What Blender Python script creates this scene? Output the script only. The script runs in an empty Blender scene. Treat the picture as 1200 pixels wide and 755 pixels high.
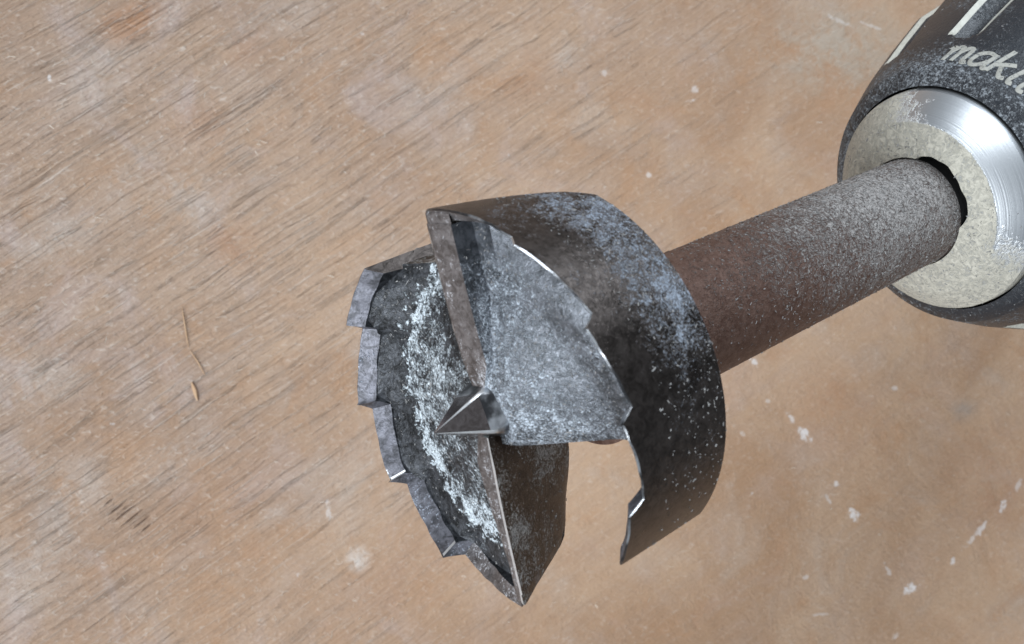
import bpy, math, random
import numpy as np
from mathutils import Vector, Matrix

random.seed(7)
rng = np.random.default_rng(7)
SC = bpy.context.scene
COL = SC.collection
MM = 0.001

# ------------------------------------------------------------------ camera
# Lens space: x right, y down, z away from the lens, in millimetres.  The board is level (world z = 0).
FPX, CX, CY = 1881.4, 600.0, 377.5          # focal length and centre in photograph pixels
BOARD_D, TILT = 232.0, math.radians(17)     # distance along the lens axis to the board, and its tilt
nb = Vector((math.sin(TILT), 0, math.cos(TILT)))
RW = Matrix(((math.cos(TILT), 0, -math.sin(TILT)), (0, 1, 0), (math.sin(TILT), 0, math.cos(TILT))))
CAM_POS = Vector((0, 0, 0)) - RW @ Vector((0, 0, -BOARD_D))


def lens_dir(v):
    return RW @ Vector((v[0], -v[1], -v[2]))


def lens_to_world(v):
    return (lens_dir(v) + CAM_POS) * MM


def board_at(px, py):
    d = lens_dir(((px - CX) / FPX, (py - CY) / FPX, 1.0))
    t = -CAM_POS.z / d.z
    return CAM_POS + d * t                   # mm, z = 0


cam = bpy.data.cameras.new("camera")
cam.sensor_width = 36
cam.lens = 36 * FPX / 1200
cam.clip_start, cam.clip_end = 0.005, 20
cam.dof.use_dof = True
cam.dof.focus_distance = 0.155
cam.dof.aperture_fstop = 85
camo = bpy.data.objects.new("camera", cam)
COL.objects.link(camo)
camo.matrix_world = Matrix.Translation(CAM_POS * MM) @ RW.to_4x4()
SC.camera = camo

# ------------------------------------------------------------------ light
w = bpy.data.worlds.new("World")
SC.world = w
w.use_nodes = True
bg = w.node_tree.nodes["Background"]
bg.inputs[0].default_value = (0.80, 0.90, 1.0, 1)
bg.inputs[1].default_value = 0.26


def area(name, d, dist, sx, sy, power, colr):
    L = bpy.data.lights.new(name, 'AREA')
    L.shape = 'RECTANGLE'
    L.size, L.size_y = sx, sy
    L.energy, L.color = power, colr
    o = bpy.data.objects.new(name, L)
    COL.objects.link(o)
    tgt = lens_to_world((0, 0, 150))
    dv = (RW @ Vector(d)).normalized()
    o.location = tgt + dv * dist
    o.rotation_euler = dv.to_track_quat('Z', 'Y').to_euler()
    return o


area("open_sky_lamp", (0.08, 0.72, 0.66), 2.2, 1.7, 1.1, 34, (0.86, 0.93, 1.0))
area("high_window_lamp", (0.52, 0.82, 0.20), 2.0, 0.8, 0.8, 21, (0.82, 0.91, 1.0))
area("side_window_lamp", (-0.46, -0.50, 0.74), 2.2, 1.8, 1.8, 80, (0.88, 0.94, 1.0))

SC.view_settings.view_transform = 'Standard'
SC.view_settings.look = 'None'
SC.view_settings.exposure = 0.0
SC.view_settings.gamma = 1.0
SC.render.engine = 'CYCLES'
SC.cycles.use_denoising = True
SC.cycles.max_bounces = 6


# ------------------------------------------------------------------ node helpers
class NT:
    def __init__(self, name):
        self.m = bpy.data.materials.new(name)
        self.m.use_nodes = True
        self.t = self.m.node_tree
        self.t.nodes.clear()
        self.out = self.t.nodes.new("ShaderNodeOutputMaterial")
        tc = self.t.nodes.new("ShaderNodeTexCoord")
        sc = self.t.nodes.new("ShaderNodeVectorMath")
        sc.operation = 'SCALE'
        sc.inputs[3].default_value = 1000.0
        self.t.links.new(tc.outputs["Object"], sc.inputs[0])
        self.mm = sc.outputs[0]              # object coordinates in millimetres

    def _set(self, sock, v):
        if hasattr(v, "is_linked") or isinstance(v, bpy.types.NodeSocket):
            self.t.links.new(v, sock)
        else:
            if sock.type == 'RGBA' and len(v) == 3:
                v = (*v, 1)
            sock.default_value = v

    def math(self, op, a, b=0.0, c=None, clamp=False):
        n = self.t.nodes.new("ShaderNodeMath")
        n.operation, n.use_clamp = op, clamp
        self._set(n.inputs[0], a)
        self._set(n.inputs[1], b)
        if c is not None:
            self._set(n.inputs[2], c)
        return n.outputs[0]

    def noise(self, vec, scale, detail=3, rough=0.55, dist=0.0, lac=2.0):
        n = self.t.nodes.new("ShaderNodeTexNoise")
        self._set(n.inputs["Vector"], vec)
        n.inputs["Scale"].default_value = scale
        n.inputs["Detail"].default_value = detail
        n.inputs["Roughness"].default_value = rough
        n.inputs["Lacunarity"].default_value = lac
        n.inputs["Distortion"].default_value = dist
        return n.outputs["Fac"]

    def vor(self, vec, scale, feat='F1', out="Distance", rnd=1.0):
        n = self.t.nodes.new("ShaderNodeTexVoronoi")
        n.feature = feat
        self._set(n.inputs["Vector"], vec)
        n.inputs["Scale"].default_value = scale
        n.inputs["Randomness"].default_value = rnd
        return n.outputs[out]

    def ramp(self, v, lo, hi, a=0.0, b=1.0, smooth=True):
        n = self.t.nodes.new("ShaderNodeMapRange")
        n.interpolation_type = 'SMOOTHSTEP' if smooth else 'LINEAR'
        self._set(n.inputs[0], v)
        for i, x in zip((1, 2, 3, 4), (lo, hi, a, b)):
            self._set(n.inputs[i], x)
        return n.outputs[0]

    def mix(self, f, a, b):
        n = self.t.nodes.new("ShaderNodeMix")
        n.data_type = 'RGBA'
        self._set(n.inputs[0], f)
        self._set(n.inputs[6], a)
        self._set(n.inputs[7], b)
        return n.outputs[2]

    def mapping(self, vec, loc=(0, 0, 0), rot=(0, 0, 0), scale=(1, 1, 1), kind='POINT'):
        n = self.t.nodes.new("ShaderNodeMapping")
        n.vector_type = kind
        self._set(n.inputs[0], vec)
        n.inputs[1].default_value, n.inputs[2].default_value, n.inputs[3].default_value = loc, rot, scale
        return n.outputs[0]

    def length(self, vec):
        n = self.t.nodes.new("ShaderNodeVectorMath")
        n.operation = 'LENGTH'
        self._set(n.inputs[0], vec)
        return n.outputs["Value"]

    def dot(self, vec, d):
        n = self.t.nodes.new("ShaderNodeVectorMath")
        n.operation = 'DOT_PRODUCT'
        self._set(n.inputs[0], vec)
        n.inputs[1].default_value = d
        return n.outputs["Value"]

    def sep(self, vec):
        n = self.t.nodes.new("ShaderNodeSeparateXYZ")
        self._set(n.inputs[0], vec)
        return n.outputs

    def bump(self, h, dist_mm, strength=1.0, normal=None):
        n = self.t.nodes.new("ShaderNodeBump")
        n.inputs["Strength"].default_value = strength
        n.inputs["Distance"].default_value = dist_mm * MM
        self._set(n.inputs["Height"], h)
        if normal is not None:
            self._set(n.inputs["Normal"], normal)
        return n.outputs[0]

    def finish(self, col, rough=0.5, metal=0.0, normal=None, spec=0.5):
        p = self.t.nodes.new("ShaderNodeBsdfPrincipled")
        self._set(p.inputs["Base Color"], col)
        self._set(p.inputs["Roughness"], rough)
        self._set(p.inputs["Metallic"], metal)
        self._set(p.inputs["Specular IOR Level"], spec)
        if normal is not None:
            self._set(p.inputs["Normal"], normal)
        self.t.links.new(p.outputs[0], self.out.inputs[0])
        return self.m


def spot(n, vec, cx, cy, rx, ry, rot, lo=0.0, hi=1.0):
    """soft elliptical patch in board millimetres, 1 in its middle and 0 at its rim"""
    v = n.mapping(vec, (cx, cy, 0), (0, 0, rot), (rx, ry, 1e6), 'TEXTURE')
    return n.ramp(n.length(v), hi, lo)


# ------------------------------------------------------------------ materials of the metal
def steel(name, base, base2, dust_col, cover, metal=0.75, rough=0.38, extra=None, worm=2.6, bump=0.10, dust_rough=0.75, dmetal=0.0, mott=1.0, soft=1.0):
    """oxidised steel under a film of fine sawdust; extra(n) returns added dust cover by place, partly standing in for light and shade"""
    n = NT(name)
    big = n.noise(n.mm, 0.16, 4, 0.6)
    mid = n.noise(n.mm, 0.55, 5, 0.65, 0.6)
    wm = n.noise(n.mm, worm, 4, 0.62, 1.4)
    fine = n.noise(n.mm, worm * 2.6, 3, 0.6, 0.8)
    tone = n.math('ADD', n.math('MULTIPLY', n.noise(n.mm, 1.35, 5, 0.68, 0.8), .65), n.math('MULTIPLY', mid, .35))
    metalcol = n.mix(n.ramp(tone, 0.38, 0.62), base, base2)
    c = n.math('ADD', n.math('MULTIPLY', n.math('SUBTRACT', big, 0.5), 0.9 * mott), cover)
    c = n.math('ADD', c, n.math('MULTIPLY', n.math('SUBTRACT', mid, 0.5), 0.55 * mott))
    if extra:
        c = n.math('ADD', c, extra(n))
    grain = n.math('ADD', n.math('MULTIPLY', wm, 0.65), n.math('MULTIPLY', fine, 0.35))
    # a speck shows where the grain stands above a threshold that falls with the cover
    thr = n.math('SUBTRACT', 0.80, n.math('MULTIPLY', c, 0.62))
    d = n.ramp(n.math('SUBTRACT', grain, thr), -0.05 * soft, 0.10 * soft)
    tint = n.mix(n.ramp(fine, 0.35, 0.7), [x * 0.62 for x in dust_col], [min(1, x * 1.35) for x in dust_col])
    col = n.mix(d, metalcol, tint)
    h = n.math('ADD', n.math('MULTIPLY', d, 0.55), n.math('MULTIPLY', grain, 0.75))
    nor = n.bump(h, bump)
    r = n.math('ADD', n.math('MULTIPLY', d, dust_rough - rough), n.math('ADD', rough, n.math('MULTIPLY', n.math('SUBTRACT', mid, 0.5), 0.25)))
    me = n.math('MULTIPLY', n.math('SUBTRACT', 1.0, n.math('MULTIPLY', d, 1.0 - dmetal)), metal)
    return n.finish(col, r, me, nor)


# local frame of the bit in lens space, fitted to the photograph
AX, BX = 2.739243833, 0.646151393
ez = Vector((math.cos(BX) * math.cos(AX), math.cos(BX) * math.sin(AX), -math.sin(BX)))
ex = Vector((0, 1, 0)).cross(ez).normalized()
ey = ez.cross(ex)
HEAD = Vector((-3.00226, 7.57753, 132.1443))
T0 = -1.604954                                    # angle of the first leading edge
BIT_M = Matrix.Translation(lens_to_world(HEAD)) @ Matrix([lens_dir(ex), lens_dir(ey), lens_dir(ez)]).transposed().to_4x4()


def adir(T):
    return (math.cos(T), math.sin(T), 0.0)


M_SHANK = steel("rusty_dusty_steel", (0.082, 0.038, 0.025), (0.140, 0.080, 0.060), (0.30, 0.282, 0.270), 0.16, 0.35, 0.55,
                extra=lambda n: n.math('ADD', n.ramp(n.sep(n.mm)[2], -18, -56, -0.06, 0.42),
                                       n.math('MULTIPLY', n.dot(n.mm, (adir(-2.2)[0], adir(-2.2)[1], 0)), 0.028)),
                worm=1.8, bump=0.30, mott=0.45, soft=1.9)
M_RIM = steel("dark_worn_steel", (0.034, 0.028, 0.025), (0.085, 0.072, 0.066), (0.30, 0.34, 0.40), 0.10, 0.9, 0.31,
              extra=lambda n: n.math('ADD', n.ramp(n.sep(n.mm)[2], -3.5, -8.0, -0.22, 0.06), n.ramp(n.dot(n.mm, adir(-2.25)), 6.0, 15.5, 0.0, 0.32)),  # dust band on the upper side also paints in the rim's bluish highlight
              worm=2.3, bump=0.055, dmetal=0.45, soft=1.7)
M_TOOTH = steel("grey_tooth_steel", (0.075, 0.075, 0.083), (0.20, 0.20, 0.228), (0.44, 0.48, 0.56), 0.26, 0.65, 0.46, worm=2.2, bump=0.09, dmetal=0.3)
M_FLOOR = steel("dusty_floor_steel_painted_light", (0.07, 0.075, 0.082), (0.17, 0.18, 0.20), (0.56, 0.62, 0.69), 0.37, 0.75, 0.36, worm=2.2, bump=0.10, dust_rough=0.5, dmetal=0.2, mott=0.7, soft=1.9,
                extra=lambda n: n.math('ADD', n.ramp(n.length(n.mapping(n.mm, scale=(1, 1, 0))), 12.9, 15.0, 0.08, -0.26), n.ramp(n.dot(n.mm, adir(T0 - 1.2)), 1.0, 14.0, 0.05, -0.14)))  # dust cover also paints the floor's light gradient and the shade along the rim
def bowl_dust(n):
    r = n.length(n.mapping(n.mm, scale=(1, 1, 0)))
    r = n.math('ADD', r, n.math('MULTIPLY', n.math('SUBTRACT', n.noise(n.mm, .75, 4, .65, .6), .5), 7.0))
    e = n.math('ADD', n.ramp(r, 10.0, 12.4, 0.0, 0.18), n.ramp(r, 12.7, 14.2, 0.0, -0.66))
    # the lower end towards the lip is packed white all over
    return n.math('ADD', e, n.ramp(n.dot(n.mm, adir(T0 + math.pi)), 6.0, 15.0, 0.0, 0.22))


M_BOWL = steel("dusty_black_bowl", (0.012, 0.013, 0.014), (0.085, 0.09, 0.10), (0.54, 0.60, 0.64), 0.47, 0.5, 0.38, extra=bowl_dust, worm=1.7, bump=0.24, mott=1.1, soft=1.4)
M_INNER = steel("streaked_inner_steel", (0.015, 0.016, 0.018), (0.085, 0.09, 0.10), (0.60, 0.64, 0.62), 0.30, 0.8, 0.5,
                extra=lambda n: n.ramp(n.sep(n.mm)[2], -5.4, -6.8, -0.26, 0.50), worm=1.7, bump=0.14, dmetal=0.2)
M_LIP = steel("brown_lip_steel", (0.09, 0.078, 0.075), (0.23, 0.212, 0.212), (0.50, 0.50, 0.52), 0.34, 0.6, 0.42, worm=2.0, bump=0.06)
M_RAKE = steel("brown_rake_steel", (0.040, 0.028, 0.020), (0.10, 0.075, 0.058), (0.36, 0.345, 0.33), 0.46, 0.7, 0.36, worm=2.2, bump=0.09)
M_SPUR = steel("ground_spur_steel", (0.20, 0.165, 0.155), (0.36, 0.31, 0.30), (0.6, 0.6, 0.6), -0.02, 0.97, 0.17, worm=1.6, bump=0.02)
n = NT("bare_edge_steel")
M_EDGE = n.finish(n.mix(n.ramp(n.noise(n.mm, 0.45, 4), .42, .66), (0.10, 0.10, 0.105), (0.75, 0.77, 0.80)), 0.30, 0.95, n.bump(n.noise(n.mm, 3.0, 3), 0.03))
n = NT("honed_edge_steel")
M_HONED = n.finish(n.mix(n.noise(n.mm, 1.5, 3), (0.45, 0.45, 0.45), (0.86, 0.87, 0.88)), 0.35, 0.7)
n = NT("painted_recess_shade")
M_RECESS_SHADE = n.finish((0.008, 0.008, 0.008), 0.8, 0.0, n.bump(n.noise(n.mm, 2.5, 3), 0.1))  # flat black standing in for the shade inside the chuck


def dustmat(name, a, b):
    n = NT(name)
    return n.finish(n.mix(n.noise(n.mm, 1.7, 2), a, b), 0.85)


M_DUST = dustmat("grey_sawdust", (0.09, 0.085, 0.08), (0.40, 0.395, 0.39))
M_DUST_W = dustmat("pale_sawdust", (0.42, 0.34, 0.26), (0.80, 0.74, 0.66))


# ------------------------------------------------------------------ mesh helpers (millimetres in, metres out)
def mesh_obj(name, verts, faces, mats, parent=None, midx=None, smooth=32, label=None):
    me = bpy.data.meshes.new(name)
    me.from_pydata([(x * MM, y * MM, z * MM) for x, y, z in verts], [], faces)
    for m in (mats if isinstance(mats, (list, tuple)) else [mats]):
        me.materials.append(m)
    if midx is not None:
        me.polygons.foreach_set("material_index", midx)
    me.validate()
    import bmesh
    bm = bmesh.new()
    bm.from_mesh(me)
    bmesh.ops.remove_doubles(bm, verts=bm.verts, dist=1e-7)
    bmesh.ops.recalc_face_normals(bm, faces=bm.faces)
    bm.to_mesh(me)
    bm.free()
    if smooth:
        me.polygons.foreach_set("use_smooth", [True] * len(me.polygons))
        me.set_sharp_from_angle(angle=math.radians(smooth))
    o = bpy.data.objects.new(name, me)
    COL.objects.link(o)
    if parent:
        o.parent = parent
    if label:
        o["label"] = label
    return o


def empty(name, M, label, cat):
    o = bpy.data.objects.new(name, None)
    COL.objects.link(o)
    o.matrix_world = M
    o.empty_display_size = 0.005
    o["label"], o["category"] = label, cat
    return o


class Grid:
    """collects quad strips and grids"""
    def __init__(self):
        self.v, self.f, self.mi = [], [], []

    def grid(self, rows, mat=0, colmat=None, closed=False):
        """rows: list of equal length point lists"""
        b = len(self.v)
        k = len(rows[0])
        for r in rows:
            self.v.extend(r)
        for i in range(len(rows) - (0 if closed else 1)):
            i2 = (i + 1) % len(rows)
            for j in range(k - 1):
                self.f.append((b + i * k + j, b + i * k + j + 1, b + i2 * k + j + 1, b + i2 * k + j))
                self.mi.append(colmat[j] if colmat else mat)

    def poly(self, pts, mat=0):
        b = len(self.v)
        self.v.extend(pts)
        self.f.append(tuple(range(b, b + len(pts))))
        self.mi.append(mat)

    def obj(self, name, mats, parent=None, smooth=32, label=None):
        return mesh_obj(name, self.v, self.f, mats, parent, self.mi, smooth, label)


def lathe(prof, n=128, ang0=0.0):
    """rows of points, one per angle; prof: (z, r) list"""
    rows = []
    for i in range(n):
        T = ang0 + 2 * math.pi * i / n
        rows.append([(r * math.cos(T), r * math.sin(T), z) for z, r in prof])
    return rows


# ------------------------------------------------------------------ the plywood board
def build_board():
    n = NT("worn_plywood")
    P = n.mm
    ga = math.radians(34)
    g = n.mapping(P, (0, 0, 0), (0, 0, ga), (1, 1, 1), 'TEXTURE')          # x along the grain
    wob = n.noise(P, 0.035, 2, 0.5)
    gs = n.sep(g)
    comb = n.t.nodes.new("ShaderNodeCombineXYZ")
    n._set(comb.inputs[0], n.math('MULTIPLY', gs[0], 0.035))
    n._set(comb.inputs[1], n.math('ADD', gs[1], n.math('MULTIPLY', wob, 2.5)))
    st = comb.outputs[0]
    comb2 = n.t.nodes.new("ShaderNodeCombineXYZ")
    n._set(comb2.inputs[0], n.math('MULTIPLY', gs[0], 0.022))
    n._set(comb2.inputs[1], n.math('ADD', gs[1], n.math('MULTIPLY', wob, 2.5)))
    st2 = comb2.outputs[0]
    # colour: tan ply with lilac grey bloom and warm patches
    big = n.noise(P, 0.030, 4, 0.6, 0.8)
    med = n.noise(P, 0.11, 5, 0.62, 0.7)
    streak = n.noise(st2, 0.33, 4, 0.6)
    fine = n.noise(P, 0.95, 4, 0.62, 1.2)
    fine2 = n.noise(P, 2.4, 3, 0.6, 0.8)
    col = n.mix(n.ramp(big, 0.36, 0.64), (0.328, 0.197, 0.114), (0.418, 0.278, 0.180))
    col = n.mix(n.math('MULTIPLY', n.ramp(med, 0.50, 0.72), 0.45), col, (0.41, 0.318, 0.252))
    col = n.mix(n.math('MULTIPLY', n.ramp(med, 0.47, 0.26), 0.50), col, (0.36, 0.205, 0.120))
    col = n.mix(n.math('MULTIPLY', n.ramp(streak, 0.42, 0.66), 0.30), col, (0.345, 0.235, 0.165))
    # where the grain is open and rough: upper left, fading out past the middle
    p0, p1 = board_at(330, 250), board_at(900, 300)
    lr = n.dot(P, (0.86, -0.51, 0))
    l0 = 0.86 * p0.x - 0.51 * p0.y
    l1 = 0.86 * p1.x - 0.51 * p1.y
    open_g = n.ramp(n.math('ADD', lr, n.math('MULTIPLY', n.math('SUBTRACT', big, 0.5), 60)), l0 - 35, l1 + 12, 1.0, 0.10)

    col = n.mix(n.math('MULTIPLY', open_g, n.ramp(med, .3, .6, .14, .48)), col, (0.325, 0.248, 0.205))

    col = n.mix(n.math('MULTIPLY', n.ramp(lr, l0 + 20, l0 - 70), .55), col, (0.235, 0.158, 0.112))

    lil = n.noise(n.mapping(P, loc=(37, 11, 0)), 0.075, 5, 0.65, 0.9)
    col = n.mix(n.math('MULTIPLY', n.ramp(lil, .50, .70, 0, .50), n.math('ADD', .22, n.math('MULTIPLY', open_g, .78))), col, (0.42, 0.345, 0.325))
    col = n.mix(n.ramp(lil, .46, .30, 0, .60), col, (0.36, 0.205, 0.112))

    def patch(px, py, rx, ry, rot, colr, s, lo=0.1):
        nonlocal col
        b = board_at(px, py)
        f = spot(n, P, b.x, b.y, rx, ry, math.radians(rot), lo, 1.0)
        f = n.math('MULTIPLY', f, n.ramp(n.math('ADD', n.math('MULTIPLY', med, 0.6), n.math('MULTIPLY', fine, 0.4)), 0.36, 0.60))
        col = n.mix(n.math('MULTIPLY', f, s * (.62 if colr == PA else 1.0)), col, colr)

    OR, PA, GR = (0.34, 0.17, 0.085), (0.48, 0.425, 0.385), (0.25, 0.22, 0.195)
    for a in ((155, 25, 7, 4, 30, OR, .9), (275, 285, 6, 5, -40, OR, .6), (225, 150, 7, 5, 20, OR, .5), (290, 55, 5, 3, 40, OR, .6),
              (50, 130, 10, 8, 34, (0.34, 0.235, 0.17), .6), (620, 90, 7, 5, 30, OR, .55), (250, 590, 16, 10, 30, OR, .30), (1160, 560, 14, 16, 0, OR, .50),
              (1000, 500, 12, 15, 20, OR, .35), (960, 470, 9, 11, 60, OR, .3), (1090, 660, 10, 8, 0, OR, .25), (480, 680, 16, 9, 20, OR, .3),
              (110, 90, 10, 7, 34, PA, .6), (55, 290, 10, 5, 34, PA, .6), (180, 190, 12, 6, 34, PA, .45), (220, 235, 7, 6, -40, PA, .6), (90, 580, 9, 6, 60, PA, .6),
              (210, 540, 10, 6, 20, PA, .5), (40, 660, 12, 10, 0, PA, .5), (40, 450, 9, 6, 34, PA, .55), (660, 75, 5, 6, -40, PA, .5), (520, 100, 9, 7, 30, PA, .4),
              (330, 20, 12, 4, 34, PA, .5), (420, 655, 2.6, 2.6, 60, (.72, .72, .70), .6), (320, 605, 4, 2.2, 30, PA, .6), (420, 560, 12, 10, 0, PA, .3),
              (1130, 480, 4, 3, 0, GR, .6), (1180, 730, 8, 6, 40, GR, .4), (1010, 60, 18, 14, 0, (0.36, 0.31, 0.25), .5), (950, 60, 16, 10, 0, (0.38, 0.35, 0.30), .45)):
        patch(*a)
    # open pores and grooves along the grain
    pores = n.noise(st, 2.3, 4, 0.66, 0.0)
    pores2 = n.noise(st2, 1.5, 3, 0.6, 0.0)
    gro = n.math('MULTIPLY', n.ramp(pores, 0.56, 0.74), n.math('MULTIPLY', open_g, n.ramp(big, .35, .6, .45, 1.0)))
    gro2 = n.math('MULTIPLY', n.ramp(pores2, 0.62, 0.76), n.math('MULTIPLY', open_g, .6))
    grooves = n.math('MAXIMUM', gro, gro2)
    col = n.mix(n.math('MULTIPLY', grooves, 0.22), col, (0.20, 0.125, 0.080))
    comb3 = n.t.nodes.new("ShaderNodeCombineXYZ")
    n._set(comb3.inputs[0], n.math('MULTIPLY', gs[0], 0.022))
    n._set(comb3.inputs[1], n.math('ADD', gs[1], n.math('MULTIPLY', n.noise(P, 0.07, 3, 0.5), 2.2)))
    longl = n.noise(comb3.outputs[0], 1.15, 3, 0.55, 0.0)
    gro3 = n.math('MULTIPLY', n.ramp(n.math('ABSOLUTE', n.math('SUBTRACT', longl, 0.60)), 0.016, 0.003), n.math('MULTIPLY', open_g, n.ramp(med, .38, .58)))
    grooves = n.math('MAXIMUM', grooves, gro3)
    col = n.mix(n.math('MULTIPLY', gro3, 0.18), col, (0.19, 0.12, 0.08))
    ridges = n.math('MULTIPLY', n.ramp(pores, 0.44, 0.32), open_g)
    rid2 = n.math('MULTIPLY', n.ramp(n.math('ABSOLUTE', n.math('SUBTRACT', longl, 0.64)), 0.018, 0.003), n.math('MULTIPLY', open_g, n.ramp(med, .44, .62)))
    ridges = n.math('MAXIMUM', ridges, rid2)
    col = n.mix(n.math('MULTIPLY', ridges, 0.48), col, (0.62, 0.52, 0.45))  # relief highlights painted pale along the grain ridges
    # fine even grain everywhere
    comb4 = n.t.nodes.new("ShaderNodeCombineXYZ")
    n._set(comb4.inputs[0], n.math('MULTIPLY', gs[0], 0.03))
    n._set(comb4.inputs[1], n.math('ADD', gs[1], n.math('MULTIPLY', wob, 2.5)))
    fg = n.noise(comb4.outputs[0], 3.2, 4, 0.65, 0.0)
    ga_ = n.math('ADD', .10, n.math('MULTIPLY', open_g, .30))
    col = n.mix(n.math('MULTIPLY', n.ramp(fg, 0.50, 0.72), ga_), col, (0.19, 0.115, 0.07))
    col = n.mix(n.math('MULTIPLY', n.ramp(fg, 0.50, 0.30), n.math('MULTIPLY', ga_, .7)), col, (0.56, 0.45, 0.36))
    # fine fuzz of fibres
    fz = n.noise(n.mapping(P, rot=(0, 0, math.radians(-55)), scale=(.55, 1, 1)), 1.9, 3, 0.62, 1.0)
    col = n.mix(n.math('MULTIPLY', n.ramp(fz, 0.54, 0.74), n.math('ADD', .20, n.math('MULTIPLY', open_g, .26))), col, (0.60, 0.53, 0.47))
    col = n.mix(n.math('MULTIPLY', n.ramp(fz, 0.46, 0.28), n.math('ADD', .18, n.math('MULTIPLY', open_g, .26))), col, (0.22, 0.15, 0.11))
    col = n.mix(n.math('MULTIPLY', n.ramp(fine, 0.44, 0.28), 0.18), col, (0.27, 0.18, 0.125))
    # chalk line of two broken strokes, and scuffs
    chalk = None
    brk = n.noise(P, 1.3, 3, 0.6, 0.6)
    for (px, py, rx, ry, rot, s) in ((884, 425, 1.1, .6, -40, .8), (927, 490, 1.2, .5, -50, .7), (943, 509, 1.8, 1.0, -48, 1), (980, 567, .7, .6, 0, .8),
                                     (1001, 604, 1.5, 1.0, -60, 1), (970, 585, 1.2, .4, -60, .5), (1040, 668, 1.6, .4, -60, .5), (1066, 690, 1.6, .9, 20, 1),
                                     (1116, 658, .8, .6, 50, .8), (1140, 630, 3.4, .5, 50, .55), (1150, 620, 2.2, .55, 50, .8), (1175, 592, 1.5, .7, 62, .8),
                                     (1193, 568, 1.3, .6, 70, .55), (870, 508, .6, .6, 0, .6), (944, 677, .7, .5, 0, .5), (1048, 455, .7, .6, 0, .5),
                                     (810, 118, 1.0, .35, 20, .6), (706, 86, .9, .6, 0, .5), (815, 105, .7, .8, 0, .6), (58, 91, .25, .5, 0, .7), (985, 25, 3.0, .4, -20, .4),
                                     (130, 497, .5, .4, 0, .9), (385, 600, .5, 1.8, 10, .5), (760, 205, .6, .5, 0, .6), (1020, 30, 2.4, .3, -15, .4),
                                     (960, 720, 1.6, .4, 0, .4), (1050, 745, .9, .6, 30, .5), (900, 470, .5, .5, 0, .5)):
        b = board_at(px, py)
        f = spot(n, P, b.x, b.y, rx * 1.5, ry * 1.5, math.radians(rot), 0.1, 1.0)
        f = n.math('MULTIPLY', n.ramp(n.math('ADD', f, n.math('MULTIPLY', n.math('SUBTRACT', brk, .5), 2.6)), .45, .95), s)
        chalk = f if chalk is None else n.math('MAXIMUM', chalk, f)
    col = n.mix(n.math('MULTIPLY', chalk, 0.55), col, (0.80, 0.80, 0.81))
    # a cluster of short cut marks
    cuts = None
    for i, (px, py, L) in enumerate(((137, 596, 1.9), (146, 602, 2.2), (155, 607, 2.4), (166, 612, 1.9), (128, 588, 1.0), (172, 618, 1.0))):
        b = board_at(px, py)
        f = spot(n, P, b.x, b.y, L, .17, math.radians(38), 0.2, 1.0)
        cuts = f if cuts is None else n.math('MAXIMUM', cuts, f)
    col = n.mix(n.math('MULTIPLY', cuts, 0.75), col, (0.16, 0.095, 0.06))
    h = n.math('ADD', n.math('MULTIPLY', fine, 0.40), n.math('MULTIPLY', fz, n.math('ADD', .20, n.math('MULTIPLY', open_g, .40))))
    h = n.math('SUBTRACT', h, n.math('MULTIPLY', grooves, 0.45))
    h = n.math('SUBTRACT', h, n.math('MULTIPLY', fg, n.math('MULTIPLY', open_g, .7)))
    h = n.math('ADD', h, n.math('MULTIPLY', ridges, 0.25))
    h = n.math('SUBTRACT', h, cuts)
    h = n.math('ADD', h, n.math('MULTIPLY', med, 0.9))
    nor = n.bump(h, 0.34, 1.0)
    m = n.finish(col, n.ramp(med, .3, .7, 0.62, 0.46), 0.0, nor, 0.35)
    # slab: gently warped sheet, 12 mm thick
    G = Grid()
    xs = np.linspace(-330, 420, 76)
    ys = np.linspace(-260, 260, 53)
    top = [[(x, y, 0.15 * math.sin(x * .043 + 1.3) * math.sin(y * .037)) for y in ys] for x in xs]
    G.grid(top)
    per = [(r[0][0], r[0][1]) for r in top] + [(x, y) for x, y, _ in top[-1][1:]] + [(r[-1][0], r[-1][1]) for r in top[::-1][1:]] + [(x, y) for x, y, _ in top[0][::-1][1:-1]]
    zt = {(round(p[0], 4), round(p[1], 4)): p[2] for r in top for p in r}
    G.grid([[(x, y, zt[(round(x, 4), round(y, 4))]), (x, y, -4), (x, y, -8), (x, y, -12)] for x, y in per], closed=True)
    G.poly([(xs[0], ys[0], -12), (xs[-1], ys[0], -12), (xs[-1], ys[-1], -12), (xs[0], ys[-1], -12)])
    o = G.obj("plywood_board", m, smooth=30)
    o["label"] = "worn tan plywood board filling the background, with broken chalk strokes and scuffs"
    o["category"] = "board"
    # raised splinters torn out of the face
    nw = NT("torn_wood")
    mw = nw.finish(nw.mix(nw.noise(nw.mm, 1.2, 3), (0.36, 0.20, 0.10), (0.58, 0.42, 0.28)), 0.7)
    nd = NT("dark_torn_wood")
    md = nd.finish((0.13, 0.065, 0.035), 0.8)

    def sliver(pts_px, wd, hgt):
        G = Grid()
        pts = [board_at(*q) for q in pts_px]
        rows = []
        N = 14
        for i in range(N + 1):
            t = i / N
            s = t * (len(pts) - 1)
            k = min(int(s), len(pts) - 2)
            c = pts[k].lerp(pts[k + 1], s - k)
            d = (pts[k + 1] - pts[k]).normalized()
            nn = Vector((-d.y, d.x, 0))
            ww = wd * math.sin(math.pi * min(max(t, .03), .97)) ** .7
            hh = hgt * math.sin(math.pi * t)
            a, b, e = c - nn * ww, c + nn * ww, c + nn * ww * .2
            rows.append([(a.x, a.y, .12), (e.x, e.y, .18 + hh), (b.x, b.y, .22 + hh * .3)])
        G.grid(rows)
        o2 = G.obj("splinter", [mw], o, 60)
        G = Grid()
        rows = []
        for r in rows_like(pts, wd):
            rows.append(r)
        G.grid(rows)
        G.obj("gouge", [md], o, 60)

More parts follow.
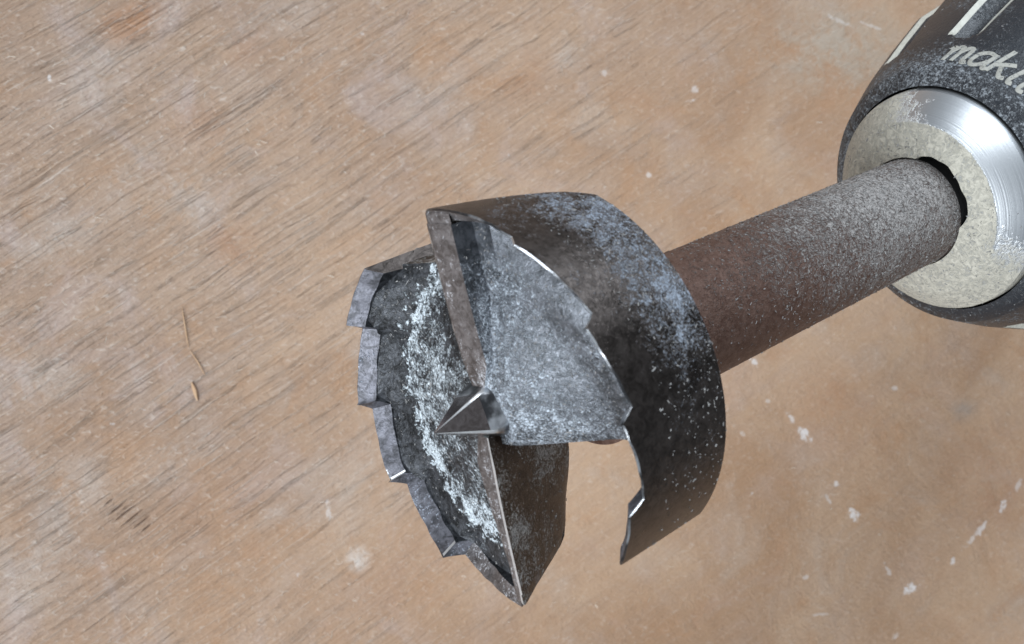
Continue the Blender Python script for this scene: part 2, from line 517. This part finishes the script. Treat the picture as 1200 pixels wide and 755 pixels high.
    def rows_like(pts, wd):
        out = []
        N = 14
        for i in range(N + 1):
            t = i / N
            s = t * (len(pts) - 1)
            k = min(int(s), len(pts) - 2)
            c = pts[k].lerp(pts[k + 1], s - k)
            d = (pts[k + 1] - pts[k]).normalized()
            nn = Vector((-d.y, d.x, 0))
            ww = wd * .8 * math.sin(math.pi * min(max(t, .03), .97)) ** .7
            a, b = c + nn * (wd * .75 - ww), c + nn * (wd * .75 + ww)
            out.append([(a.x, a.y, .165), (b.x, b.y, .165)])
        return out
    sliver([(224, 448), (228, 458), (231, 470)], .26, .45)
    sliver([(213, 360), (217, 385), (221, 408)], .09, .2)
    sliver([(222, 410), (232, 425), (240, 440)], .08, .15)
    # loose fibres lying on the board
    vs, fs = [], []
    for i in range(420):
        px, py = random.uniform(-60, 1260), random.uniform(-60, 815)
        if random.random() < 0.45 and px > 500:
            continue
        c = board_at(px, py)
        L, W = random.uniform(.3, 1.1), random.uniform(.04, .09)
        th = random.gauss(math.radians(50), .8)
        add_flake(vs, fs, np.array((c.x, c.y, .22)), np.array((math.cos(th), math.sin(th), 0)), np.array((0, 0, 1.)), L, W)
    s = mesh_obj("sawdust", vs, fs, M_DUST_W, o, smooth=0)
    s["kind"] = "stuff"
    return o


def add_flake(vs, fs, c, t, nrm, L, W):
    """a small curled shaving: four quads"""
    s = np.cross(nrm, t)
    s /= np.linalg.norm(s)
    b = len(vs)
    bend = random.uniform(-.35, .35)
    for k in range(4):
        q = k / 3 - .5
        wq = W * (1 - 1.5 * q * q)
        m = c + t * (L * q) + s * (bend * L * (q * q - .1)) + nrm * (W * .5 + .25 * L * abs(q) * random.random())
        for sg in (-1, 1):
            vs.append(tuple(m + s * wq * sg * .5 + nrm * (W * .35 * sg)))
    for k in range(3):
        fs.append((b + 2 * k, b + 2 * k + 1, b + 2 * k + 3, b + 2 * k + 2))


# ------------------------------------------------------------------ the bit
R0, RB, H = 17.5, 16.62, 12.28
TIPS = [0.0, 0.597, 1.100, 1.539, 1.989]          # trailing angles of the saw tips
VAL = [0.0] + [t - 0.05 for t in TIPS[1:]]
E_FRONT, E_BACK, SLANT = 2.330, 2.414, 0.356
ZS = -4.1                                          # where the teeth grow out of the rim


def r_out(z):
    return R0 + (RB - R0) * (-z / H)


def pol(base, kk, r, z):
    a = base - kk
    return (r * math.cos(a), r * math.sin(a), z)


def tip_z(kk, jit, d0):
    """front profile of the rim along trailing angle"""
    for i in range(5):
        v0 = VAL[i]
        v1 = VAL[i + 1] if i < 4 else E_FRONT + 0.02
        if kk <= v1 + 1e-9:
            t = TIPS[i]
            deep = (d0, 1.5, 1.45, 1.75, 1.15)[i]
            prev = (0, d0, 1.5, 1.45, 1.75)[i]
            if kk < t:
                f = (kk - v0) / max(t - v0, 1e-6)
                z = -prev * (1 - f) ** 0.8
            else:
                z = -deep * min(1, (kk - t) / (v1 - t)) ** 0.85
            if 0 < kk - t < .09 and i:
                z -= .28 * (1 - (kk - t) / .09) ** 2 * (.5 + .5 * math.sin(i * 2.3 + d0 * 5))
            return z + jit(kk) + .035 * math.sin(kk * 37 + d0 + 2 * math.sin(kk * 5)) * math.sin(kk * 17)
    return -1.1


def build_rim(base, parent, seed):
    rr = random.Random(seed)
    ph = [rr.uniform(0, 6.28) for _ in range(6)]

    def jit(kk):
        return sum(math.sin(kk * (9 + 13 * i) + p) * (0.030 / (1 + .6 * i)) for i, p in enumerate(ph))

    WALL = 1.2
    # band behind the teeth
    G = Grid()
    N = 120
    rows = []
    for i in range(N + 1):
        u = i / N
        row = []
        for z, dr in ((ZS, -WALL - .25), (-9, -WALL - .25), (-10.2, -WALL - .25), (-11.2, -WALL - .25), (-H + .25, -WALL - .25), (-H, -WALL), (-H, -.3), (-H + .3, 0), (-11.2, 0), (-10.2, 0), (-9, 0), (-6.5, 0), (ZS, 0)):
            k0 = SLANT * (-z / H) + .085 * max(0, (-z - 9.0) / 3.28) ** 2
            k1 = E_FRONT + (E_BACK - E_FRONT) * (-z / H)
            row.append(pol(base, k0 + (k1 - k0) * u, r_out(z) + dr, z))
        rows.append(row)
    G.grid(rows, colmat=[2, 2, 2, 2] + [0] * 8)
    G.poly(rows[0], 1)
    G.poly(rows[-1][::-1], 0)
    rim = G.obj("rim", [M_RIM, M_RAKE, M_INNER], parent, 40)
    # teeth, each from one valley to the next
    for i in range(5):
        a = VAL[i]
        b = VAL[i + 1] if i < 4 else None
        G = Grid()
        n_ = 46
        ks = sorted(set([j / n_ for j in range(n_ + 1)]))
        tt = 0
        if b:
            tt = (TIPS[i] - a) / (b - a)
            ks = sorted(set(ks + [tt]))
        rows = []
        for u in ks:
            row = []
            for q, dr in (('in', -WALL - .25), ('bev', -WALL), ('edge', -0.20), ('tip', -0.10), ('cham', 0.0), ('mid', 0.0), ('out', 0.0)):
                def kk_at(z):
                    k0 = a + (SLANT * (-z / H) if i == 0 else 0)
                    k1 = b if b else E_FRONT + (E_BACK - E_FRONT) * (-z / H)
                    return k0 + (k1 - k0) * u
                zt = tip_z((a + ((b or E_FRONT) - a) * u), jit, .55 if seed == 3 else 1.8)
                if q in ('in', 'out'):
                    z = ZS
                elif q == 'mid':
                    z = zt - .8
                elif q == 'bev':
                    kq = a + ((b or E_FRONT) - a) * u
                    bd = (1.2 + .10 * math.sin(kq * 19 + seed) * math.sin(kq * 12.3)) if i else .35 + .6 * min(1, kq / .5)
                    z = max(zt - bd, ZS + .05)
                elif q == 'edge':
                    z = zt - .07
                elif q == 'cham':
                    z = zt - (.13 + .04 * math.sin(u * 9 + i * 2 + seed)) * (1 if seed == 3 else .35)
                else:
                    z = zt
                if q == 'bev':
                    dr = -WALL * ((1 - .82 * u) if i == 0 and seed == 3 else 1)
                row.append(pol(base, kk_at(z), r_out(z) + dr, z))
            rows.append(row)
        G.grid(rows, colmat=[3, 1, 2, 2, 0, 0] if seed == 3 else [3, 1, 1, 1, 0, 0])
        if i in (1, 2, 4) and seed != 3:
            for q in range(len(ks) - 1):
                if tt - 1e-6 <= ks[q] < tt + (.13, .10, .14, 0, .1)[i]:
                    G.mi[q * 6 + 2] = 2
                    if i < 3 and ks[q] < tt + .025:
                        G.mi[q * 6 + 1] = 4
        if b and i and seed == 3:
            for q in range(len(ks) - 1):
                if ks[q + 1] <= tt + 1e-6:
                    G.mi[q * 6 + 1] = 2
        if i == 0:
            G.poly(rows[0], 1)
        if i == 4:
            G.poly(rows[-1][::-1], 0)
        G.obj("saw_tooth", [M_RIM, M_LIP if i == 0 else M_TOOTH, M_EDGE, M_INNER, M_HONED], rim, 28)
    return rim


def build_cutter(base, parent, land, past):
    """one chip floor with its lip, rake face and trailing face.  land(r): width of the lip"""
    er = np.array((math.cos(base), math.sin(base), 0))
    et = np.array((math.sin(base), -math.cos(base), 0))
    Q = -past                                        # trailing edge sits this far past the square
    rin = R0 - 1.22
    rows_lip, rows_floor, rows_lipside = [], [], []
    lead = []
    NJ = 26
    for j in range(NJ + 1):
        s = j / NJ
        r = 2.3 + (rin - 2.3) * s
        ld = land(r)
        sc_ = min(1.0, r / 5.0)
        drop = (1.15 if past > 5 else 1.9) * min(1, max(0.0, (r - 3) / 7)) + .15
        ws = [-.45, -.45 + (.26 if past > 5 else .13), ld * .4, ld, ]
        zs = [-.02 - .5 * (1 - s) ** 3, 0.0 - .5 * (1 - s) ** 3, -.06 - .5 * (1 - s) ** 3, -.14 - .5 * (1 - s) ** 3]

        def P(wv, z):
            kk = math.asin(max(-.98, min(.98, wv / r)))
            return tuple(er * r * math.cos(kk) + et * r * math.sin(kk) + np.array((0, 0, z)))
        a = [P(wv * sc_, z) for wv, z in zip(ws, zs)]
        rows_lip.append(a)
        lead.append(a[0])
        b = [P(ld * sc_, zs[-1]), P((ld + .12) * sc_, zs[-1] - drop), P((ld + 1.5) * sc_, zs[-1] - drop - .08), P((ld + 1.65) * sc_, zs[-1] - drop - .08 - .35 * s)]
        k0 = math.asin(min(.98, (ld + 1.65) * sc_ / r))
        k1 = math.pi / 2 + math.asin(min(1.0, -Q / r))
        zT = -2.0 - (min(4.3, .45 * math.sqrt(max(0, r * r - Q * Q))) if past < 5 else min(3.6, .28 * r))
        z0 = b[-1][2]
        for m in range(1, 29):
            t = m / 28
            kk = k0 + (k1 - k0) * t
            zz_ = z0 + (zT - z0) * t ** 1.25 - 1.7 * max(0, (s - .72) / .28) ** 1.3 * min(1, t * 5) + .25 * math.sin(t * 7 + s * 5) * t * (1 - t)
            if past > 5:
                zf = z0 + (zT - z0) * t ** 1.25
                q_ = min(1, max(0, (s - .52) / .48))
                ze = tip_z(min(max(kk, 0), E_FRONT), lambda a: 0, 1.8) - 1.3
                zz_ = zf + (ze - zf) * (q_ ** 1.7) * min(1, t * 2.5) * min(1, max(0, (1.05 - t) / .12)) + .12 * math.sin(s * 31 + t * 9) * math.sin(t * 23) * t
            b.append(tuple(er * r * math.cos(kk) + et * r * math.sin(kk) + np.array((0, 0, zz_))))
        rows_floor.append(b)
    for r in (16.1, 16.4, 16.8, 17.1, 17.32):
        ld = land(r)
        row = []
        for wv in (-.30, -.30 + (.2 if past > 5 else .1), ld * .4, ld):
            kk = math.asin(wv / r)
            z = -.02 - (.55 if past < 5 else 1.8) * (max(0, kk) / .547) ** .85 - .12 * (r > 17.2)
            row.append(tuple(er * r * math.cos(kk) + et * r * math.sin(kk) + np.array((0, 0, z))))
        rows_lip.append(row)
        x, y, z = row[0]
        side = [(x, y, z)]
        for zz_ in (-.8, -1.8, -3.0):
            rq = min(r, r_out(zz_) - .12)
            kk = SLANT * (-zz_ / H) - .006 - .30 / rq * (1 + zz_ / 3.0)
            side.append(tuple(er * rq * math.cos(kk) + et * rq * math.sin(kk) + np.array((0, 0, zz_))))
        rows_lipside.append(side)
    G = Grid()
    G.grid(rows_floor)
    if past > 5:
        G.mi = [2] * len(G.mi)
    # trailing face down to the back
    tr = [r[-1] for r in rows_floor]
    cz = [0, .15, .6, 1]
    G.grid([[(x, y, z + (-H + .02 - z) * c) for c in cz] for x, y, z in tr], 1)
    # rake face, leaning back behind the lip
    rows = []
    NJ = len(lead) - 1
    back = []
    for j, (x, y, z) in enumerate(lead):
        row = []
        p0 = np.array((x, y, 0))
        rho0, w0 = p0 @ er, p0 @ et
        for c in (0, .06, .2, .4, .6, .74, .83, .91, .97, 1):
            zz_ = z + (-H + .02 - z) * c
            f = -zz_ / H
            rmax = r_out(zz_) - 1.22
            s = j / NJ
            wv = w0 + f * (3.2 + .16 * rho0) + .085 * max(0, (-zz_ - 9.0) / 3.28) ** 2 * rho0 * max(0, (rho0 - 9) / 7)
            rho = 2.3 + (math.sqrt(max(rmax ** 2 - wv ** 2, 1)) - 2.3) * s if c else rho0
            row.append(tuple(er * rho + et * wv + np.array((0, 0, zz_))))
        rows.append(row)
        back.append(row[-1])
    G.grid(rows, 1)
    G.poly([p for p in back] + [(x, y, -H + .02) for x, y, z in tr[::-1]], 1)
    blk = G.obj("cutter", [M_FLOOR, M_RAKE, M_BOWL], parent, 34)
    G = Grid()
    G.grid(rows_lip, colmat=[1, 0, 0])
    G.grid(rows_lipside, 2)
    G.obj("cutting_lip", [M_LIP, M_HONED if past > 5 else M_EDGE, M_RAKE], blk, 25)
    return blk


def build_spur(parent):
    RP, ZT, K = 2.4, 4.5, 0.41
    G = Grid()
    angs = sorted(set([math.radians(a) for a in range(0, 360, 3)]))
    rows = []
    zs = [ZT, ZT - .06, ZT - .16, ZT - .4, 3, 2.4, 1.8, 1.2, .6, .3, 0, -.3, -.6, -.9, -1.2, -1.6, -2.2, -3]
    for a in angs:
        row = []
        for z in zs:
            d = (a - math.radians(80) + math.pi / 4) % (math.pi / 2) - math.pi / 4
            flat = (ZT - z) * K / math.cos(d)
            # ground flats blunted along the four edges
            e = (ZT - z) * K * 1.33 + .03
            r = min(flat, e, RP + .14 * max(0, .2 - z))
            row.append(pol(T0, a, max(r, .0), z))
        rows.append(row)
    G.grid(rows, closed=True)
    G.mi = []
    for i in range(len(angs)):
        am = (math.degrees(angs[i]) + 1.5 - 80 + 45) % 90 - 45
        for j in range(len(zs) - 1):
            zmid = (zs[j] + zs[j + 1]) / 2
            edge = abs(am) > 39.6 and zmid > -.2
            G.mi.append(1 if edge else (2 if zmid < -1.4 else (3 if zmid < .4 else 0)))
    return G.obj("centre_spur", [M_SPUR, M_HONED, M_FLOOR, M_EDGE], parent, 20)


def scatter(objs, spec, mats, parent, zoff=0.0, name="sawdust"):
    """spec: list of (object, count, weight(p, n)); loose dust lying on faces, in the parent's frame"""
    vs, fs = [], []
    for o, cnt, wfun in spec:
        me = o.data
        cents = np.array([p.center[:] for p in me.polygons]) / MM
        nors = np.array([p.normal[:] for p in me.polygons])
        ar = np.array([p.area for p in me.polygons])
        wt = ar * np.array([max(0., wfun(c, q)) for c, q in zip(cents, nors)])
        if wt.sum() <= 0:
            continue
        pick = rng.choice(len(wt), cnt, p=wt / wt.sum())
        V = np.array([v.co[:] for v in me.vertices]) / MM
        for i in pick:
            idx = me.polygons[i].vertices
            k = rng.dirichlet(np.ones(len(idx)))
            c = (V[list(idx)] * k[:, None]).sum(0)
            nr = nors[i]
            t = np.cross(nr, rng.normal(size=3))
            t /= np.linalg.norm(t)
            L = float(np.clip(rng.lognormal(-1.9, .5), .06, .55))
            W = float(np.clip(rng.lognormal(-3.0, .35), .025, .10))
            add_flake(vs, fs, c, t, nr, L, W)
    s = mesh_obj(name, vs, fs, mats, parent, smooth=0)
    s["kind"] = "stuff"
    return s


def build_bit():
    bit = empty("forstner_bit", BIT_M, "worn sawtooth wood boring bit with dusty grey shank, held in the drill chuck", "drill bit")
    prof = [(-4.5, 0.01), (-4.5, 3.0), (-10, 4.2), (-12.1, 5.2), (-12.28, 7.4), (-12.9, 6.75), (-13.8, 6.35)]
    for i in range(1, 31):
        z = -13.8 - i * 2.0
        prof.append((z, 6.32 - .62 * (i / 24)))
    prof.append((-74, 5.5))
    prof.append((-76, 4.5))
    prof.append((-76, 0.01))
    G = Grid()
    G.grid(lathe(prof, 128), colmat=[1 if p[0] < -61.7 else 0 for p in prof[:-1]], closed=True)  # shank end inside the chuck painted black as shade
    shank = G.obj("shank", [M_SHANK, M_RECESS_SHADE], bit, 40)
    rims = [build_rim(T0, bit, 3), build_rim(T0 + math.pi, bit, 8)]
    cuts = [build_cutter(T0, bit, lambda r: 2.5, 3.7), build_cutter(T0 + math.pi, bit, lambda r: max(.55, 2.7 - .16 * r), 11.5)]
    build_spur(bit)
    up = np.array(adir(-2.25))
    spec = [(shank, 5200, lambda c, q: (0 if c[2] > -14 or c[2] < -61 else 0.12 + max(0, (-c[2] - 20) / 26)) * (.5 + .5 * float(q @ up) + .1)),
            (rims[0], 1300, lambda c, q: .35 + max(0, float(q @ up)) * (1.2 if c[2] < -6 else .5)),
            (rims[1], 900, lambda c, q: .4),
            (cuts[0], 1500, lambda c, q: 1.0 if q[2] > .5 else .25),
            (cuts[1], 1500, lambda c, q: 1.0 if q[2] > .5 else .25)]
    scatter(None, spec, M_DUST, bit)
    # the pale dust packed into the corners of the chip pockets
    return bit


# ------------------------------------------------------------------ the drill chuck
SL_Z = [-66.3, -66.6, -67.4, -69, -73, -78, -84, -92, -104, -110, -113]
SL_R = [12.35, 13.1, 14.15, 14.9, 16.7, 18.6, 20.7, 21.9, 23.0, 22.6, 21.6]


def sl_r(z):
    return float(np.interp(-z, [-q for q in SL_Z], SL_R))


def build_drill():
    dr = empty("power_drill", BIT_M @ Matrix.Translation((0, 0, -0.112)), "dusty black drill chuck with bare silver nose ring at the top right", "drill")
    off = 112.0                                          # the drill's origin sits behind its chuck

    def shift(rows):
        return [[(x, y, z + off) for x, y, z in r] for r in rows]

    n = NT("bare_nose_metal")
    rad = n.length(n.mapping(n.mm, scale=(1, 1, 0)))
    # sawdust clings to the flat face and to the lower side, the upper bevel is wiped bare
    bare = n.math('MULTIPLY', n.ramp(rad, 9.25, 9.55), n.ramp(n.dot(n.mm, adir(-2.62)), 2.0, 10.5))
    wm = n.noise(n.mm, 1.5, 4, 0.62, 1.3)
    fi = n.noise(n.mm, 4.0, 3, 0.6, .8)
    d = n.ramp(n.math('SUBTRACT', n.math('ADD', n.math('MULTIPLY', wm, .7), n.math('MULTIPLY', fi, .3)), n.math('MULTIPLY', n.math('ADD', bare, n.math('MULTIPLY', n.math('MULTIPLY', bare, n.math('SUBTRACT', n.noise(n.mm, .35, 4, .6), .5)), 1.6)), .62)), 0.16, 0.50)
    spec_c = n.mix(n.ramp(wm, .26, .78), (0.31, 0.295, 0.245), (0.58, 0.55, 0.47))
    col = n.mix(d, (0.66, 0.68, 0.70), spec_c)
    turn = n.t.nodes.new("ShaderNodeCombineXYZ")
    n._set(turn.inputs[0], rad)
    n._set(turn.inputs[2], n.sep(n.mm)[2])
    m_nose = n.finish(col, n.math('ADD', .40, n.math('MULTIPLY', d, .4)), n.math('SUBTRACT', 1.0, n.math('MULTIPLY', d, .85)),
                      n.bump(n.math('MULTIPLY', n.math('ADD', wm, n.math('MULTIPLY', fi, .5)), n.math('ADD', d, .04)), .11, 1.0, n.bump(n.noise(turn.outputs[0], 4.0, 3, .6), .02)))
    G = Grid()
    rows = []
    for i in range(240):
        kk = 2 * math.pi * i / 240
        g = min(1.0, max(0.0, 1 - (abs(math.degrees(kk) - 62) / 46) ** 4))
        rh = 5.78 + 1.15 * g + (.09 * math.sin(kk * 9) + .05 * math.sin(kk * 23 + 1)) * g
        rows.append([pol(T0, kk, r, z + off) for z, r in ((-80, rh), (-61.7, rh), (-61.3, rh + .12), (-61.4, rh + .5), (-61.9, 8.2), (-62.35, 8.9), (-62.5, 9.3), (-62.62, 9.45), (-65.4, 11.9), (-65.55, 12.0), (-66.5, 12.1), (-72, 12.1))])
    G.grid(rows, colmat=[1] + [0] * 10, closed=True)  # wall of the hole painted black for the shade in the gap
    nose = G.obj("nose_ring", [m_nose, M_RECESS_SHADE], dr, 25)
    # bore end, painted black for the shade deep inside
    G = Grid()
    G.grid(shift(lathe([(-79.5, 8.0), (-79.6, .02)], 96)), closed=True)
    G.obj("bore", [M_RECESS_SHADE], dr, 30)
    # three jaws
    for a0, a1 in ((-20, 58), (100, 178), (220, 298)):
        G = Grid()
        rows = []
        for i in range(31):
            kk = math.radians(a0 + (a1 - a0) * i / 30)
            wob_ = .10 * math.sin(kk * 11) + .06 * math.sin(kk * 23 + 1)
            rows.append([pol(T0, kk, r, z + off) for z, r in ((-78, 5.73), (-65.2, 5.73), (-64.6, 5.9 + wob_ * .3), (-64.5, 6.6), (-65, 7.3), (-78, 7.3))])
        G.grid(rows)
        G.poly(rows[0], 1)
        G.poly(rows[-1][::-1], 1)
        G.obj("jaw", [M_SHANK, M_RECESS_SHADE], dr, 30)  # jaw ends in the gap carry the painted shade
    # sleeve with grip flutes
    n = NT("dusty_black_plastic")
    wm = n.noise(n.mm, 1.5, 4, .62, 1.0)
    fi = n.noise(n.mm, 3.8, 3, .6, .8)
    bigd = n.noise(n.mm, .13, 3, .6)
    front = n.ramp(n.sep(n.mm)[2], off - 73.5, off - 68.0)
    left = n.ramp(n.dot(n.mm, adir(-1.0)), -9, 9)
    c = n.math('ADD', n.math('MULTIPLY', bigd, .45), n.math('ADD', n.math('MULTIPLY', front, .13), n.math('MULTIPLY', left, .05)))
    g = n.math('ADD', n.math('MULTIPLY', wm, .6), n.math('MULTIPLY', fi, .4))
    d = n.ramp(n.math('SUBTRACT', g, n.math('SUBTRACT', .89, c)), -.06, .12)
    col = n.mix(d, (0.014, 0.017, 0.022), n.mix(n.ramp(fi, .35, .68), (0.05, 0.056, 0.066), (0.26, 0.28, 0.30)))
    m_sl = n.finish(col, n.math('ADD', .36, n.math('MULTIPLY', d, .4)), 0.0, n.bump(n.math('ADD', g, d), .12))
    n = NT("cream_groove_flank")
    m_gr = n.finish(n.mix(n.noise(n.mm, .9, 4, .6), (0.34, 0.33, 0.28), (0.66, 0.65, 0.58)), .45, 0, n.bump(n.noise(n.mm, 2.5, 3), .08))
    na = 540
    zs = list(np.concatenate([[-66.3, -66.45, -66.6, -66.9, -67.4, -68.2], np.arange(-69, -113.01, -.6)]))
    FL = [math.radians(261.5 + 32.727 * k) for k in range(11)]
    rows, fl = [], []
    for i in range(na):
        T = 2 * math.pi * i / na
        da = min(((T - f + math.pi) % (2 * math.pi) - math.pi for f in FL), key=abs)
        row = []
        for z in zs:
            r = sl_r(z)
            hw = math.radians(6.6) * min(1, math.sqrt(max(0, (-72.0 - z) / 1.3)))
            if hw > 0 and abs(da) < hw:
                q = da / hw
                r -= 1.7 * min(1, (-72.0 - z) / 1.2) * (1 - abs(q) ** 1.7)
            row.append((r * math.cos(T), r * math.sin(T), z + off))
        rows.append(row)
        fl.append(da)
    G = Grid()
    G.grid(rows, closed=True)
    k = len(zs) - 1
    for i in range(na):
        for j in range(k):
            if (-math.radians(6.6) < fl[i] < -math.radians(.4) or math.radians(4.9) < fl[i] < math.radians(6.4)) and zs[j] < -72.0:
                G.mi[i * k + j] = 1  # cream on one flank and the opposite edge of each flute
    sleeve = G.obj("chuck_sleeve", [m_sl, m_gr], dr, 38)
    # rear ring and gear housing behind it, beyond the frame
    G = Grid()
    G.grid(shift(lathe([(-113, 21.4), (-113.2, 16), (-116, 16), (-116.2, 22.2), (-117, 23), (-123, 23.4), (-124, 22.6), (-124.2, 17), (-126, 17)], 128)), closed=True)
    G.obj("rear_ring", [m_sl], dr, 30)
    nh = NT("teal_housing")
    G = Grid()
    G.grid(shift(lathe([(-125.5, 17), (-126, 22.5), (-127, 24), (-140, 26), (-150, 27), (-152, 26), (-152, .02)], 128)), closed=True)
    G.obj("gear_housing", [nh.finish((0.02, 0.025, 0.03), .5, 0, nh.bump(nh.noise(nh.mm, 1.2, 3), .05))], dr, 30)
    # the maker's name printed round the front of the sleeve
    nl = NT("worn_silver_print")
    wm = nl.noise(nl.mm, 2.2, 4, .6, 1.0)
    m_let = nl.finish(nl.mix(nl.ramp(wm, .28, .50), (0.10, 0.10, 0.10), (0.34, 0.335, 0.30)), .6)
    letters = {
        'm': (1.25, [[(0, .72), (.12, .98), (.16, .5), (.16, 0)], [(.16, .6), (.34, .95), (.52, .95), (.58, .6), (.58, 0)], [(.58, .6), (.76, .95), (.96, .95), (1.02, .6), (1.02, .15), (1.12, 0), (1.28, .1)]]),
        'a': (1.0, [[(.78, .9), (.45, 1.0), (.12, .75), (.1, .25), (.3, .02), (.6, .15), (.78, .5)], [(.8, 1.0), (.78, .3), (.88, .02), (1.05, .12)]]),
        'k': (.95, [[(.1, 1.55), (.1, 0)], [(.12, .5), (.45, .75), (.75, .95)], [(.35, .62), (.6, .2), (.78, 0), (.98, .1)]]),
        'i': (.5, [[(.2, .98), (.18, .25), (.28, .02), (.46, .1)], [(.2, 1.32), (.26, 1.42)]]),
        't': (.62, [[(.28, 1.45), (.24, .3), (.36, .02), (.58, .1)], [(.02, 1.0), (.55, 1.0)]]),
    }
    u = 0.0
    XH, SHEAR, Z0, TT0 = 2.5, 0.22, -68.35, 262.5
    for ch in "makita":
        wd, strokes = letters[ch]
        G = Grid()
        for s in strokes:
            fine_p = []
            for a, b in zip(s[:-1], s[1:]):
                for q in range(6):
                    fine_p.append((a[0] + (b[0] - a[0]) * q / 6, a[1] + (b[1] - a[1]) * q / 6))
            fine_p.append(s[-1])
            for _ in range(3):
                fine_p = [fine_p[0]] + [((p[0] + q[0] + r[0]) / 3, (p[1] + q[1] + r[1]) / 3) for p, q, r in zip(fine_p, fine_p[1:], fine_p[2:])] + [fine_p[-1]]
            rows = []
            for q in range(len(fine_p)):
                p0, p1 = fine_p[max(q - 1, 0)], fine_p[min(q + 1, len(fine_p) - 1)]
                dx, dy = p1[0] - p0[0], p1[1] - p0[1]
                l = math.hypot(dx, dy) or 1
                row = []
                for sg, hh in ((-1, .0), (-.8, .07), (.8, .07), (1, .0)):
                    x = (fine_p[q][0] - dy / l * .105 * sg + u + fine_p[q][1] * SHEAR) * XH
                    y = (fine_p[q][1] + dx / l * .105 * sg) * XH
                    z = Z0 - y * .93
                    r = sl_r(z) + hh
                    T = math.radians(TT0) - x / 15.4
                    row.append((r * math.cos(T), r * math.sin(T), z + off))
                rows.append(row)
            G.grid(rows)
        G.obj("letter", [m_let], sleeve, 50)
        u += wd
    # dust lying on the chuck
    up = np.array(adir(-2.2))
    scatter(None, [(nose, 900, lambda c, q: (1.0 if q[2] > .9 else .5) if c[2] > off - 67 and not (q[2] < .9 and q @ up > .35) else 0),
                   (sleeve, 900, lambda c, q: .4 if c[2] > off - 72 else .08)], M_DUST, dr)
    return dr


board = build_board()
build_bit()
build_drill()
